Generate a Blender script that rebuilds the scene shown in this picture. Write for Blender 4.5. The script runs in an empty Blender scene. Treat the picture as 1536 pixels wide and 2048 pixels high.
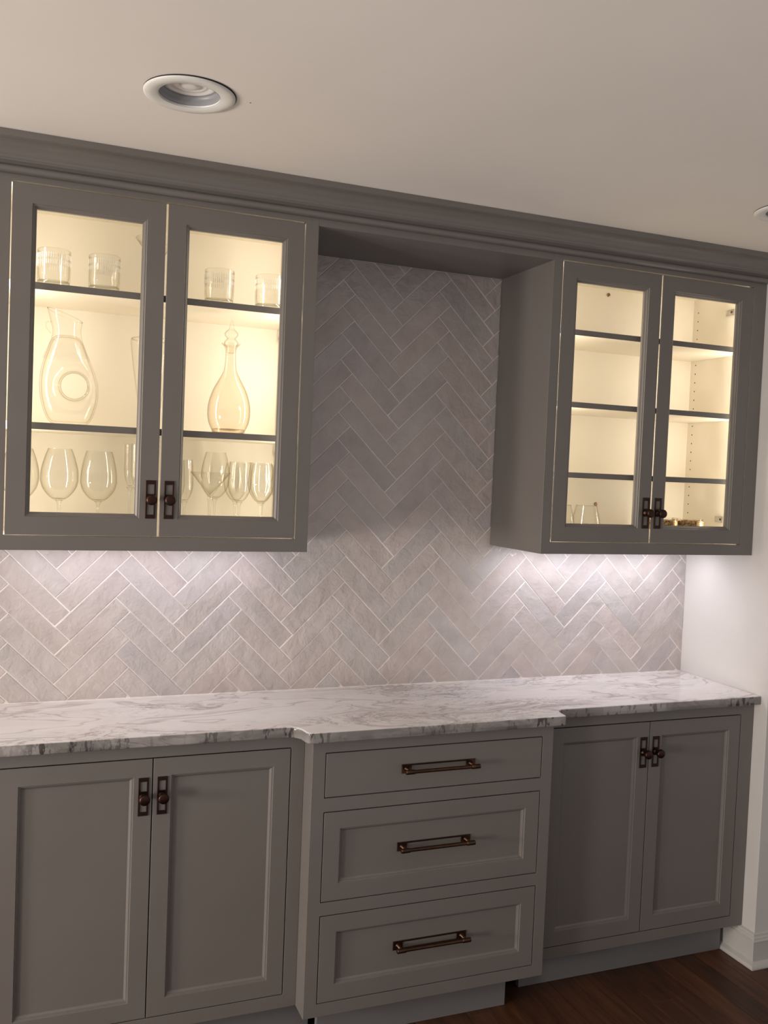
import bpy, bmesh, math, random
from mathutils import Vector, Matrix, noise
random.seed(7)
scene = bpy.context.scene
COL = scene.collection

# ---------------------------------------------------------------- camera
cd = bpy.data.cameras.new('camera'); cam = bpy.data.objects.new('camera', cd); COL.objects.link(cam)
R_ = Vector((0.92897663, -0.36788391, 0.04079028)); U_ = Vector((-0.0230876, 0.05239567, 0.99835948)); F_ = Vector((0.36941763, 0.92839438, -0.0401808))
m = Matrix.Identity(4)
for i in range(3):
    m[i][0] = R_[i]; m[i][1] = U_[i]; m[i][2] = -F_[i]
m.translation = (0.34788, -2.80356, 1.60895)
cam.matrix_world = m
cd.sensor_fit = 'HORIZONTAL'; cd.sensor_width = 36.0; cd.lens = 36.0 * 1844.8 / 1536.0
cd.clip_start = 0.05
scene.camera = cam

# ---------------------------------------------------------------- world, exposure
w = bpy.data.worlds.new('world'); scene.world = w; w.use_nodes = True
bg = w.node_tree.nodes['Background']; bg.inputs[0].default_value = (1.0, 0.93, 0.90, 1); bg.inputs[1].default_value = 0.40
vs = scene.view_settings
scene.display_settings.display_device = 'sRGB'
vs.view_transform = 'Standard'; vs.look = 'None'; vs.gamma = 1.0; vs.exposure = 0.0; vs.use_curve_mapping = False
try:
    scene.cycles.transparent_max_bounces = 40
    scene.cycles.max_bounces = 12
    scene.cycles.diffuse_bounces = 6
    scene.cycles.sample_clamp_indirect = 4.0
    scene.cycles.caustics_reflective = False
    scene.cycles.caustics_refractive = False
except Exception:
    pass

def area(name, loc, direction, sx, sy, power, col, up=None, spread=None):
    l = bpy.data.lights.new(name, 'AREA'); l.shape = 'RECTANGLE'; l.size = sx; l.size_y = sy
    l.energy = power; l.color = col
    if spread: l.spread = math.radians(spread)
    o = bpy.data.objects.new(name, l); COL.objects.link(o)
    z = -Vector(direction).normalized(); upv = Vector(up or (0, 0, 1))
    x = upv.cross(z)
    if x.length < 1e-4: x = Vector((1, 0, 0))
    x.normalize(); y = z.cross(x)
    M = Matrix.Identity(4)
    for i in range(3): M[i][0] = x[i]; M[i][1] = y[i]; M[i][2] = z[i]
    M.translation = loc; o.matrix_world = M
    return o
# lamplight of the adjoining room, from the left, plus an added low fill
def lamp(name, loc, power, col, radius):
    l = bpy.data.lights.new(name, 'POINT'); l.energy = power; l.color = col; l.shadow_soft_size = radius
    o = bpy.data.objects.new(name, l); COL.objects.link(o); o.location = loc
lamp('room_lamp_light', (-3.3, -1.35, 1.15), 300, (1.0, 0.90, 0.79), 0.30)
lamp('low_fill_light', (-3.4, -2.5, 0.75), 310, (1.0, 0.90, 0.81), 0.35)  # added fill with no known source, lifts the niche panel and soffit

# ---------------------------------------------------------------- materials
def new_mat(name):
    mt = bpy.data.materials.new(name); mt.use_nodes = True
    nt = mt.node_tree
    return mt, nt, nt.nodes['Principled BSDF']
def N(nt, t, **kw):
    n = nt.nodes.new(t)
    for k, v in kw.items():
        if hasattr(n, k): setattr(n, k, v)
        else: n.inputs[k.replace('_', ' ')].default_value = v
    return n
def ramp(nt, src, stops):
    r = nt.nodes.new('ShaderNodeValToRGB'); e = r.color_ramp.elements
    e[0].position = stops[0][0]; e[0].color = (*stops[0][1], 1)
    e[1].position = stops[-1][0]; e[1].color = (*stops[-1][1], 1)
    for p, c in stops[1:-1]:
        q = e.new(p); q.color = (*c, 1)
    nt.links.new(src, r.inputs[0]); return r.outputs[0]
def bump(nt, bs, src, strength, dist=0.002):
    b = N(nt, 'ShaderNodeBump'); b.inputs['Strength'].default_value = strength; b.inputs['Distance'].default_value = dist
    nt.links.new(src, b.inputs['Height']); nt.links.new(b.outputs[0], bs.inputs['Normal'])
def noise_n(nt, scale, detail=3, vec=None, rough=0.5, dist=0.0):
    n = N(nt, 'ShaderNodeTexNoise'); n.inputs['Scale'].default_value = scale; n.inputs['Detail'].default_value = detail
    n.inputs['Roughness'].default_value = rough; n.inputs['Distortion'].default_value = dist
    if vec: nt.links.new(vec, n.inputs['Vector'])
    return n
def geo_pos(nt): return nt.nodes.new('ShaderNodeNewGeometry').outputs['Position']
def mapping(nt, vec, scale=(1, 1, 1), rot=(0, 0, 0), loc=(0, 0, 0)):
    mp = nt.nodes.new('ShaderNodeMapping'); mp.inputs['Scale'].default_value = scale; mp.inputs['Rotation'].default_value = rot; mp.inputs['Location'].default_value = loc
    nt.links.new(vec, mp.inputs[0]); return mp.outputs[0]

def paint(name, col, rough=0.5, var=0.03, sc=6.0):
    mt, nt, bs = new_mat(name)
    n = noise_n(nt, sc, 4, geo_pos(nt))
    lo = tuple(c * (1 - var) for c in col); hi = tuple(c * (1 + var) for c in col)
    nt.links.new(ramp(nt, n.outputs[0], [(0.3, lo), (0.7, hi)]), bs.inputs['Base Color'])
    bs.inputs['Roughness'].default_value = rough
    f = noise_n(nt, 350, 2, geo_pos(nt)); bump(nt, bs, f.outputs[0], 0.06, 0.0004)
    return mt
M_cab = paint('cabinet_paint', (0.170, 0.157, 0.147), 0.40)
M_ceil = paint('ceiling_paint', (0.84, 0.80, 0.76), 0.85, 0.02, 2.0)
M_wall = paint('wall_paint', (0.60, 0.585, 0.575), 0.75)
M_white = paint('trim_paint', (0.50, 0.49, 0.475), 0.45)
M_int = paint('cabinet_interior_laminate', (0.78, 0.73, 0.63), 0.45, 0.02)
M_toe = paint('toe_kick_paint', (0.175, 0.172, 0.175), 0.5)
M_ring = paint('light_trim_paint', (0.80, 0.80, 0.78), 0.35)
M_dark = paint('dark_recess', (0.02, 0.018, 0.016), 0.8)

def tile_mat():
    mt, nt, bs = new_mat('glazed_tile')
    oi = nt.nodes.new('ShaderNodeObjectInfo')
    pos = geo_pos(nt)
    add = nt.nodes.new('ShaderNodeVectorMath'); add.operation = 'ADD'
    mul = nt.nodes.new('ShaderNodeVectorMath'); mul.operation = 'SCALE'
    comb = nt.nodes.new('ShaderNodeCombineXYZ')
    nt.links.new(oi.outputs['Random'], comb.inputs[0]); nt.links.new(oi.outputs['Random'], comb.inputs[2])
    nt.links.new(comb.outputs[0], mul.inputs[0]); mul.inputs['Scale'].default_value = 37.0
    nt.links.new(pos, add.inputs[0]); nt.links.new(mul.outputs[0], add.inputs[1])
    n = noise_n(nt, 9, 4, add.outputs[0], 0.6, 0.6)
    c1 = ramp(nt, n.outputs[0], [(0.30, (0.50, 0.462, 0.450)), (0.5, (0.56, 0.518, 0.505)), (0.72, (0.62, 0.577, 0.565))])
    tint = ramp(nt, oi.outputs['Random'], [(0.0, (0.90, 0.905, 0.93)), (0.3, (1, 0.99, 0.98)), (0.6, (1.0, 0.955, 0.94)), (0.8, (0.93, 0.92, 0.92)), (1.0, (0.96, 0.985, 1.0))])
    mx = N(nt, 'ShaderNodeMix'); mx.data_type = 'RGBA'; mx.blend_type = 'MULTIPLY'; mx.inputs[0].default_value = 1.0
    nt.links.new(c1, mx.inputs[6]); nt.links.new(tint, mx.inputs[7]); nt.links.new(mx.outputs[2], bs.inputs['Base Color'])
    bs.inputs['Roughness'].default_value = 0.18
    # ripples of the handmade glaze
    w1 = noise_n(nt, 22, 3, add.outputs[0], 0.55, 0.4)
    w2 = noise_n(nt, 110, 2, add.outputs[0], 0.5)
    sm = N(nt, 'ShaderNodeMath'); sm.operation = 'MULTIPLY_ADD'; sm.inputs[1].default_value = 0.16
    nt.links.new(w2.outputs[0], sm.inputs[0]); nt.links.new(w1.outputs[0], sm.inputs[2])
    bump(nt, bs, sm.outputs[0], 0.65, 0.009)
    return mt
M_tile = tile_mat()
M_grout = paint('grout', (0.86, 0.82, 0.80), 0.9, 0.08, 40)

def stone_mat():
    mt, nt, bs = new_mat('veined_quartzite')
    pos = geo_pos(nt)
    v = mapping(nt, pos, (1.0, 2.6, 2.0), (0.2, 0.1, -0.30))
    wr = noise_n(nt, 1.7, 3, v, 0.5)
    addv = nt.nodes.new('ShaderNodeVectorMath'); addv.operation = 'MULTIPLY_ADD'
    addv.inputs[1].default_value = (1.1, 1.1, 1.1)
    nt.links.new(wr.outputs['Color'], addv.inputs[0]); nt.links.new(v, addv.inputs[2])
    def ridge(scale, detail, rough, width, dist=0.8):
        n = noise_n(nt, scale, detail, addv.outputs[0], rough, dist)
        s_ = N(nt, 'ShaderNodeMath'); s_.operation = 'SUBTRACT'; s_.inputs[1].default_value = 0.5; nt.links.new(n.outputs[0], s_.inputs[0])
        a = N(nt, 'ShaderNodeMath'); a.operation = 'ABSOLUTE'; nt.links.new(s_.outputs[0], a.inputs[0])
        return ramp(nt, a.outputs[0], [(0.0, (1, 1, 1)), (width * 0.4, (0.5, 0.5, 0.5)), (width, (0, 0, 0))])
    def mul(a, b):
        mm = N(nt, 'ShaderNodeMix'); mm.data_type = 'RGBA'; mm.blend_type = 'MULTIPLY'; mm.inputs[0].default_value = 1
        nt.links.new(a, mm.inputs[6]); nt.links.new(b, mm.inputs[7]); return mm.outputs[2]
    def over(fac, a, col, k):
        bw = nt.nodes.new('ShaderNodeRGBToBW'); nt.links.new(fac, bw.inputs[0])
        f = N(nt, 'ShaderNodeMath'); f.operation = 'MULTIPLY'; f.inputs[1].default_value = k; nt.links.new(bw.outputs[0], f.inputs[0])
        mx = N(nt, 'ShaderNodeMix'); mx.data_type = 'RGBA'; nt.links.new(f.outputs[0], mx.inputs[0]); nt.links.new(a, mx.inputs[6]); mx.inputs[7].default_value = (*col, 1); return mx.outputs[2]
    base_n = noise_n(nt, 1.6, 4, addv.outputs[0], 0.55)
    base = ramp(nt, base_n.outputs[0], [(0.30, (0.78, 0.755, 0.745)), (0.45, (0.86, 0.82, 0.80)), (0.58, (0.91, 0.885, 0.87)), (0.72, (0.81, 0.80, 0.82))])
    mk = noise_n(nt, 2.4, 2, mapping(nt, pos, (0.8, 2.0, 1.0), loc=(3.1, 1.7, 0)))
    mask = ramp(nt, mk.outputs[0], [(0.46, (0.02, 0.02, 0.02)), (0.60, (1, 1, 1))])
    c = over(ridge(1.6, 3, 0.45, 0.020), base, (0.40, 0.34, 0.33), 0.65)
    c = over(mul(ridge(3.6, 5, 0.62, 0.030, 1.2), mask), c, (0.25, 0.19, 0.185), 0.68)
    c = over(mul(ridge(8.0, 4, 0.6, 0.035, 1.5), mask), c, (0.36, 0.29, 0.28), 0.55)
    # cut edge: shade painted in as darker colour, under the slab's smoky streaks
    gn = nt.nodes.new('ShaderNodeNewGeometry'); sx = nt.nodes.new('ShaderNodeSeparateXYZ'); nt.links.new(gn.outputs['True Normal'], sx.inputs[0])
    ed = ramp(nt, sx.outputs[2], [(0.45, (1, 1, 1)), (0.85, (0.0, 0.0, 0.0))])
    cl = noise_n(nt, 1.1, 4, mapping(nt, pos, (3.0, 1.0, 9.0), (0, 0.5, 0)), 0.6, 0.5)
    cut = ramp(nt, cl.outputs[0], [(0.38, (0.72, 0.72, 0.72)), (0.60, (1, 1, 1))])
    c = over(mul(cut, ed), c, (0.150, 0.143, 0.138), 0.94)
    v2 = mapping(nt, pos, (44.0, 1.0, 15.0), (0, 0.70, 0))
    st = noise_n(nt, 1.5, 3, v2, 0.55, 0.3)
    sm = ramp(nt, st.outputs[0], [(0.54, (0, 0, 0)), (0.60, (1, 1, 1))])
    pk = noise_n(nt, 2.2, 1, mapping(nt, pos, (1.6, 0.0, 0.0), loc=(0.9, 0, 0)))
    pm = ramp(nt, pk.outputs[0], [(0.42, (0, 0, 0)), (0.56, (1, 1, 1))])
    c = over(mul(mul(sm, pm), ed), c, (0.045, 0.036, 0.036), 0.9)
    nt.links.new(c, bs.inputs['Base Color'])
    bs.inputs['Roughness'].default_value = 0.065
    return mt
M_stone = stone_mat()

def wood_mat():
    mt, nt, bs = new_mat('dark_stained_oak')
    oi = nt.nodes.new('ShaderNodeObjectInfo'); pos = geo_pos(nt)
    comb = nt.nodes.new('ShaderNodeCombineXYZ'); nt.links.new(oi.outputs['Random'], comb.inputs[1])
    mul = nt.nodes.new('ShaderNodeVectorMath'); mul.operation = 'SCALE'; mul.inputs['Scale'].default_value = 23.0; nt.links.new(comb.outputs[0], mul.inputs[0])
    add = nt.nodes.new('ShaderNodeVectorMath'); add.operation = 'ADD'; nt.links.new(pos, add.inputs[0]); nt.links.new(mul.outputs[0], add.inputs[1])
    v = mapping(nt, add.outputs[0], (28, 2.2, 28))
    n = noise_n(nt, 1.6, 6, v, 0.6, 1.2)
    c = ramp(nt, n.outputs[0], [(0.3, (0.038, 0.014, 0.006)), (0.55, (0.085, 0.033, 0.014)), (0.75, (0.13, 0.052, 0.023))])
    t = ramp(nt, oi.outputs['Random'], [(0, (0.72, 0.70, 0.70)), (0.5, (0.9, 0.9, 0.9)), (1, (1.15, 1.12, 1.1))])
    mx = N(nt, 'ShaderNodeMix'); mx.data_type = 'RGBA'; mx.blend_type = 'MULTIPLY'; mx.inputs[0].default_value = 1
    nt.links.new(c, mx.inputs[6]); nt.links.new(t, mx.inputs[7]); nt.links.new(mx.outputs[2], bs.inputs['Base Color'])
    bs.inputs['Roughness'].default_value = 0.5
    bump(nt, bs, n.outputs[0], 0.15, 0.001)
    return mt
M_wood = wood_mat()

def metal(name, col, rough):
    mt, nt, bs = new_mat(name)
    n = noise_n(nt, 60, 3, geo_pos(nt))
    nt.links.new(ramp(nt, n.outputs[0], [(0.3, tuple(c * 0.8 for c in col)), (0.7, tuple(c * 1.15 for c in col))]), bs.inputs['Base Color'])
    bs.inputs['Metallic'].default_value = 1.0; bs.inputs['Roughness'].default_value = rough
    return mt
M_bronze = metal('dark_bronze', (0.060, 0.032, 0.025), 0.38)
M_brass = metal('aged_brass', (0.30, 0.165, 0.085), 0.32)
M_pull = metal('brown_bronze', (0.095, 0.054, 0.036), 0.36)
M_nickel = metal('nickel', (0.6, 0.58, 0.54), 0.3)

def glass_mat(name, tint=(0.99, 0.99, 0.982), edge=(0.80, 0.77, 0.70), refl=0.30, base=0.035, power=4.0):
    mt = bpy.data.materials.new(name); mt.use_nodes = True; nt = mt.node_tree
    nt.nodes.clear()
    out = nt.nodes.new('ShaderNodeOutputMaterial')
    lw = nt.nodes.new('ShaderNodeLayerWeight'); lw.inputs[0].default_value = 0.5
    p = N(nt, 'ShaderNodeMath'); p.operation = 'POWER'; p.inputs[1].default_value = power; nt.links.new(lw.outputs['Facing'], p.inputs[0])
    c = ramp(nt, p.outputs[0], [(0.0, tint), (0.35, tuple((a + b) / 2 for a, b in zip(tint, edge))), (1.0, edge)])
    tr = nt.nodes.new('ShaderNodeBsdfTransparent'); nt.links.new(c, tr.inputs[0])
    gl = nt.nodes.new('ShaderNodeBsdfGlossy'); gl.inputs['Roughness'].default_value = 0.04
    f = N(nt, 'ShaderNodeMath'); f.operation = 'MULTIPLY_ADD'; f.inputs[1].default_value = refl; f.inputs[2].default_value = base
    nt.links.new(p.outputs[0], f.inputs[0])
    mix = nt.nodes.new('ShaderNodeMixShader'); nt.links.new(f.outputs[0], mix.inputs[0]); nt.links.new(tr.outputs[0], mix.inputs[1]); nt.links.new(gl.outputs[0], mix.inputs[2])
    nt.links.new(mix.outputs[0], out.inputs[0])
    return mt
M_glass = glass_mat('clear_glass')
M_glass_thick = glass_mat('thick_glass_base', (0.975, 0.98, 0.96), (0.58, 0.58, 0.51), 0.4, 0.05, 3.0)
M_amber = glass_mat('pale_amber_glass', (0.955, 0.925, 0.865), (0.50, 0.40, 0.27), 0.6, 0.06)
M_pane = glass_mat('door_pane_glass', (0.99, 0.99, 0.985), (0.9, 0.9, 0.88), 0.4, 0.01, 4.0)
M_cut = paint('frosted_cut_lines', (0.95, 0.93, 0.88), 0.3, 0.02)

def emis(name, col, s, sampled=False):
    mt = bpy.data.materials.new(name); mt.use_nodes = True; nt = mt.node_tree; nt.nodes.clear()
    o = nt.nodes.new('ShaderNodeOutputMaterial'); e = nt.nodes.new('ShaderNodeEmission'); e.inputs[0].default_value = (*col, 1); e.inputs[1].default_value = s
    nt.links.new(e.outputs[0], o.inputs[0])
    try: mt.cycles.emission_sampling = 'AUTO' if sampled else 'NONE'
    except Exception: pass
    return mt
M_led = emis('warm_led', (1.0, 0.86, 0.62), 14)
M_led2 = emis('cool_led_lens', (1.0, 0.93, 0.97), 3)

def gold_mat():
    mt, nt, bs = new_mat('gold_leaf_pattern')
    vo = N(nt, 'ShaderNodeTexVoronoi'); vo.inputs['Scale'].default_value = 170; nt.links.new(geo_pos(nt), vo.inputs['Vector'])
    n = noise_n(nt, 90, 3, geo_pos(nt))
    ml = N(nt, 'ShaderNodeMath'); ml.operation = 'MULTIPLY'; nt.links.new(vo.outputs[0], ml.inputs[0]); nt.links.new(n.outputs[0], ml.inputs[1])
    c = ramp(nt, ml.outputs[0], [(0.08, (0.10, 0.04, 0.015)), (0.22, (0.50, 0.28, 0.09)), (0.42, (0.80, 0.62, 0.34))])
    nt.links.new(c, bs.inputs['Base Color']); bs.inputs['Metallic'].default_value = 0.6; bs.inputs['Roughness'].default_value = 0.35
    return mt
M_gold = gold_mat()

# ---------------------------------------------------------------- helpers
def mesh_from(name, verts, faces, mat, parent=None, smooth=False, kind=None):
    me = bpy.data.meshes.new(name); me.from_pydata([tuple(v) for v in verts], [], faces); me.update()
    return link(name, me, mat, parent, smooth, kind)
def link(name, me, mat, parent=None, smooth=False, kind=None):
    if mat and not me.materials: me.materials.append(mat)
    if smooth:
        for p in me.polygons: p.use_smooth = True
    o = bpy.data.objects.new(name, me); COL.objects.link(o)
    if parent: 
        o.parent = parent; o.matrix_parent_inverse = Matrix.Translation(-origin(parent))
    if kind: o['kind'] = kind
    return o
def origin(o):
    v = Vector((0, 0, 0))
    while o is not None:
        if o.get('_o'): v += Vector(o['_o'])
        o = o.parent
    return v
def empty(name, label, cat, loc=(0, 0, 0), group=None):
    o = bpy.data.objects.new(name, None); COL.objects.link(o); o.location = loc; o.empty_display_size = 0.05
    o['label'] = label; o['category'] = cat
    if group: o['group'] = group
    return o
def tag(o, label=None, cat=None, group=None, kind=None):
    if label: o['label'] = label
    if cat: o['category'] = cat
    if group: o['group'] = group
    if kind: o['kind'] = kind
    return o
def reparent(o, parent):
    """world-space mesh hung under an empty: the vertices move to the parent's frame"""
    o.parent = parent
    return o
def part(o, parent):
    """o was built in world coordinates; give it to the parent without moving it"""
    p = parent; off = Vector((0, 0, 0))
    while p is not None:
        off += p.location; p = p.parent
    if o.data and off.length > 0:
        o.data.transform(Matrix.Translation(-off))
    o.parent = parent
    return o
def box(name, x0, x1, y0, y1, z0, z1, mat, parent=None, bev=0.0008, seg=1):
    bm = bmesh.new()
    bmesh.ops.create_cube(bm, size=1.0)
    for v in bm.verts:
        v.co = Vector(((x0 + x1) / 2 + v.co.x * (x1 - x0), (y0 + y1) / 2 + v.co.y * (y1 - y0), (z0 + z1) / 2 + v.co.z * (z1 - z0)))
    if bev:
        bmesh.ops.bevel(bm, geom=bm.edges[:], offset=bev, segments=seg, affect='EDGES', profile=0.5)
    me = bpy.data.meshes.new(name); bm.to_mesh(me); bm.free()
    o = link(name, me, mat)
    if parent: part(o, parent)
    return o
def holed_plate(name, xs, zs, holes, y0, y1, mat, parent=None, bev=0.0006):
    """slab between y0 (front) and y1 on the grid xs, zs with the cells in holes left out; one connected mesh"""
    bm = bmesh.new(); V = {}
    def v(i, j, k):
        if (i, j, k) not in V: V[(i, j, k)] = bm.verts.new((xs[i], (y0, y1)[k], zs[j]))
        return V[(i, j, k)]
    nx, nz = len(xs) - 1, len(zs) - 1
    cell = lambda i, j: 0 <= i < nx and 0 <= j < nz and (i, j) not in holes
    for i in range(nx):
        for j in range(nz):
            if not cell(i, j): continue
            bm.faces.new((v(i, j, 0), v(i + 1, j, 0), v(i + 1, j + 1, 0), v(i, j + 1, 0)))
            bm.faces.new((v(i, j, 1), v(i, j + 1, 1), v(i + 1, j + 1, 1), v(i + 1, j, 1)))
            if not cell(i - 1, j): bm.faces.new((v(i, j, 0), v(i, j + 1, 0), v(i, j + 1, 1), v(i, j, 1)))
            if not cell(i + 1, j): bm.faces.new((v(i + 1, j, 0), v(i + 1, j, 1), v(i + 1, j + 1, 1), v(i + 1, j + 1, 0)))
            if not cell(i, j - 1): bm.faces.new((v(i, j, 0), v(i, j, 1), v(i + 1, j, 1), v(i + 1, j, 0)))
            if not cell(i, j + 1): bm.faces.new((v(i, j + 1, 0), v(i + 1, j + 1, 0), v(i + 1, j + 1, 1), v(i, j + 1, 1)))
    bmesh.ops.recalc_face_normals(bm, faces=bm.faces[:])
    if bev:
        es = [e for e in bm.edges if len(e.link_faces) == 2 and e.calc_face_angle(0) > 0.5 and all(abs(vv.co.y - y0) < 1e-6 for vv in e.verts)]
        bmesh.ops.bevel(bm, geom=es, offset=bev, segments=1, affect='EDGES')
    me = bpy.data.meshes.new(name); bm.to_mesh(me); bm.free()
    o = link(name, me, mat)
    if parent: part(o, parent)
    return o
def ring_frame(name, x0, x1, z0, z1, prof, mat, parent=None):
    """closed mitred frame: prof = list of (inset, y) going round the section"""
    vs_, fs = [], []; n = len(prof)
    for (d, y) in prof:
        vs_ += [(x0 + d, y, z0 + d), (x1 - d, y, z0 + d), (x1 - d, y, z1 - d), (x0 + d, y, z1 - d)]
    for a in range(n):
        b = (a + 1) % n
        for k in range(4):
            l = (k + 1) % 4
            fs.append((4 * a + k, 4 * a + l, 4 * b + l, 4 * b + k))
    me = bpy.data.meshes.new(name); me.from_pydata(vs_, [], fs)
    bm = bmesh.new(); bm.from_mesh(me); bmesh.ops.recalc_face_normals(bm, faces=bm.faces[:]); bm.to_mesh(me); bm.free()
    o = link(name, me, mat)
    if parent: part(o, parent)
    return o
def lathe(name, prof, cx, cy, cz, mat, parent=None, seg=40, sx=1.0, sy=1.0, smooth=True, axis='z', rz=0.0):
    vs_, fs = [], []
    for (r, h) in prof:
        for k in range(seg):
            a = 2 * math.pi * k / seg + rz
            if axis == 'z': vs_.append((cx + r * math.cos(a) * sx, cy + r * math.sin(a) * sy, cz + h))
            elif axis == 'y': vs_.append((cx + r * math.cos(a), cy - h, cz + r * math.sin(a)))
            else: vs_.append((cx + h, cy + r * math.cos(a), cz + r * math.sin(a)))
    for j in range(len(prof) - 1):
        for k in range(seg):
            l = (k + 1) % seg
            fs.append((j * seg + k, j * seg + l, (j + 1) * seg + l, (j + 1) * seg + k))
    me = bpy.data.meshes.new(name); me.from_pydata(vs_, [], fs)
    bm = bmesh.new(); bm.from_mesh(me)
    bmesh.ops.remove_doubles(bm, verts=bm.verts[:], dist=1e-5)
    bmesh.ops.recalc_face_normals(bm, faces=bm.faces[:]); bm.to_mesh(me); bm.free()
    o = link(name, me, mat, smooth=smooth)
    if parent: part(o, parent)
    return o
def spline(pts, n=6):
    out = []
    for i in range(len(pts) - 1):
        p0 = pts[max(i - 1, 0)]; p1 = pts[i]; p2 = pts[i + 1]; p3 = pts[min(i + 2, len(pts) - 1)]
        for k in range(n):
            t = k / n
            out.append(tuple(0.5 * (2 * p1[c] + (p2[c] - p0[c]) * t + (2 * p0[c] - 5 * p1[c] + 4 * p2[c] - p3[c]) * t * t + (3 * p1[c] - p0[c] - 3 * p2[c] + p3[c]) * t ** 3) for c in range(len(p1))))
    out.append(tuple(pts[-1])); return out
def tube(name, pts, r, mat, parent=None, seg=10):
    vs_, fs = [], []; P = [Vector(p) for p in pts]
    for i, p in enumerate(P):
        t = (P[min(i + 1, len(P) - 1)] - P[max(i - 1, 0)]).normalized()
        a = t.orthogonal().normalized() if i == 0 else (pa - t * pa.dot(t)).normalized()
        pa = a; b = t.cross(a)
        for k in range(seg):
            q = 2 * math.pi * k / seg
            vs_.append(p + (a * math.cos(q) + b * math.sin(q)) * r)
    for i in range(len(P) - 1):
        for k in range(seg):
            l = (k + 1) % seg
            fs.append((i * seg + k, i * seg + l, (i + 1) * seg + l, (i + 1) * seg + k))
    fs.append(tuple(range(seg))[::-1]); fs.append(tuple((len(P) - 1) * seg + k for k in range(seg)))
    o = mesh_from(name, vs_, fs, mat, smooth=True)
    if parent: part(o, parent)
    return o

# ---------------------------------------------------------------- dimensions (metres; y=0 tile face, camera towards -y)
XL0, XL1 = 0.279, 1.1046          # left units
XR0, XR1 = 1.8594, 2.699          # right units
DU, DL, DC = 0.3306, 0.3818, 0.455
ZUB, ZDB, ZDT, ZSO, ZCB, H = 1.384, 1.4212, 2.2914, 2.2881, 2.3086, 2.390
ZC, ZCU = 0.914, 0.884
ZLB, ZLT, ZFB = 0.1514, 0.8462, 0.113
G = 0.0017                        # half of the reveal round the doors

# ---------------------------------------------------------------- structure
tag(box('ceiling', -3.2, 4.6, -3.6, 0.12, H, H + 0.1, M_ceil, bev=0), kind='structure')
for nm, (x, y) in {'nail_hole': (0.79, -0.826)}.items():
    o = lathe(nm, [(0.0, 0.0), (0.0016, 0.0), (0.0016, 0.0006)], x, y, H - 0.0005, M_dark, seg=10)
    part(o, bpy.data.objects['ceiling'])
wb = tag(box('wall_back', -3.2, 4.6, 0.010, 0.12, -0.05, H, M_wall, bev=0), kind='structure')
# stub wall that closes the run on the right
wr_ = tag(box('wall_right', XR1 + 0.0005, 4.4, -0.440, 0.010, 0.0, H, M_wall, bev=0.002, seg=2), kind='structure')
fl = tag(box('floor', -1.0, 4.4, -2.3, 0.12, -0.06, -0.0125, M_wood, bev=0), kind='structure')

# floor planks, running away from the camera
PW = 0.083
k0 = int(math.floor((0.2 - 2.055) / PW)); k1 = int(math.ceil((3.6 - 2.055) / PW))
for k in range(k0, k1):
    x0 = 2.055 + PW * k; y = -0.25 - 0.02
    yy = -0.30 + random.uniform(0.0, 0.5)
    first = True
    while y > -2.3:
        L = random.uniform(0.55, 1.15)
        ye = max(y - (random.uniform(0.12, 0.9) if first else L), -2.3); first = False
        if y - ye > 0.02:
            o = box('plank', x0 + 0.0004, x0 + PW - 0.0004, ye + 0.0004, y - 0.0004, -0.0125, random.uniform(-0.0003, 0.0), M_wood, fl, bev=0.0007)
        y = ye

# ---- tiles, laid herringbone, cut to the wall that shows
GA = 0.0028                                      # joint
W_ = 0.05930; S = W_ / math.sqrt(2); TX0, TZ0 = 1.5040, 1.0062
grout = box('grout_bed', XL0 - 0.0, XR1, 0.0014, 0.0098, 0.80, 2.33, M_grout, wb, bev=0)
def clip(poly, nrm, d):
    out = []
    for i in range(len(poly)):
        a, b = poly[i], poly[(i + 1) % len(poly)]
        da = a[0] * nrm[0] + a[1] * nrm[1] - d; db = b[0] * nrm[0] + b[1] * nrm[1] - d
        if da <= 0: out.append(a)
        if (da < 0 < db) or (db < 0 < da):
            t = da / (da - db); out.append((a[0] + (b[0] - a[0]) * t, a[1] + (b[1] - a[1]) * t))
    return out
def inset_poly(poly, d):
    n = len(poly); out = []
    for i in range(n):
        p, q, r = poly[i - 1], poly[i], poly[(i + 1) % n]
        e1 = (q[0] - p[0], q[1] - p[1]); e2 = (r[0] - q[0], r[1] - q[1])
        l1 = math.hypot(*e1) or 1e-9; l2 = math.hypot(*e2) or 1e-9
        n1 = (-e1[1] / l1, e1[0] / l1); n2 = (-e2[1] / l2, e2[0] / l2)
        k = 1 + n1[0] * n2[0] + n1[1] * n2[1]
        if k < 0.2: k = 0.2
        out.append((q[0] + (n1[0] + n2[0]) / k * d, q[1] + (n1[1] + n2[1]) / k * d))
    return out
def area2(p): return sum(p[i][0] * p[(i + 1) % len(p)][1] - p[(i + 1) % len(p)][0] * p[i][1] for i in range(len(p))) / 2
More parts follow.
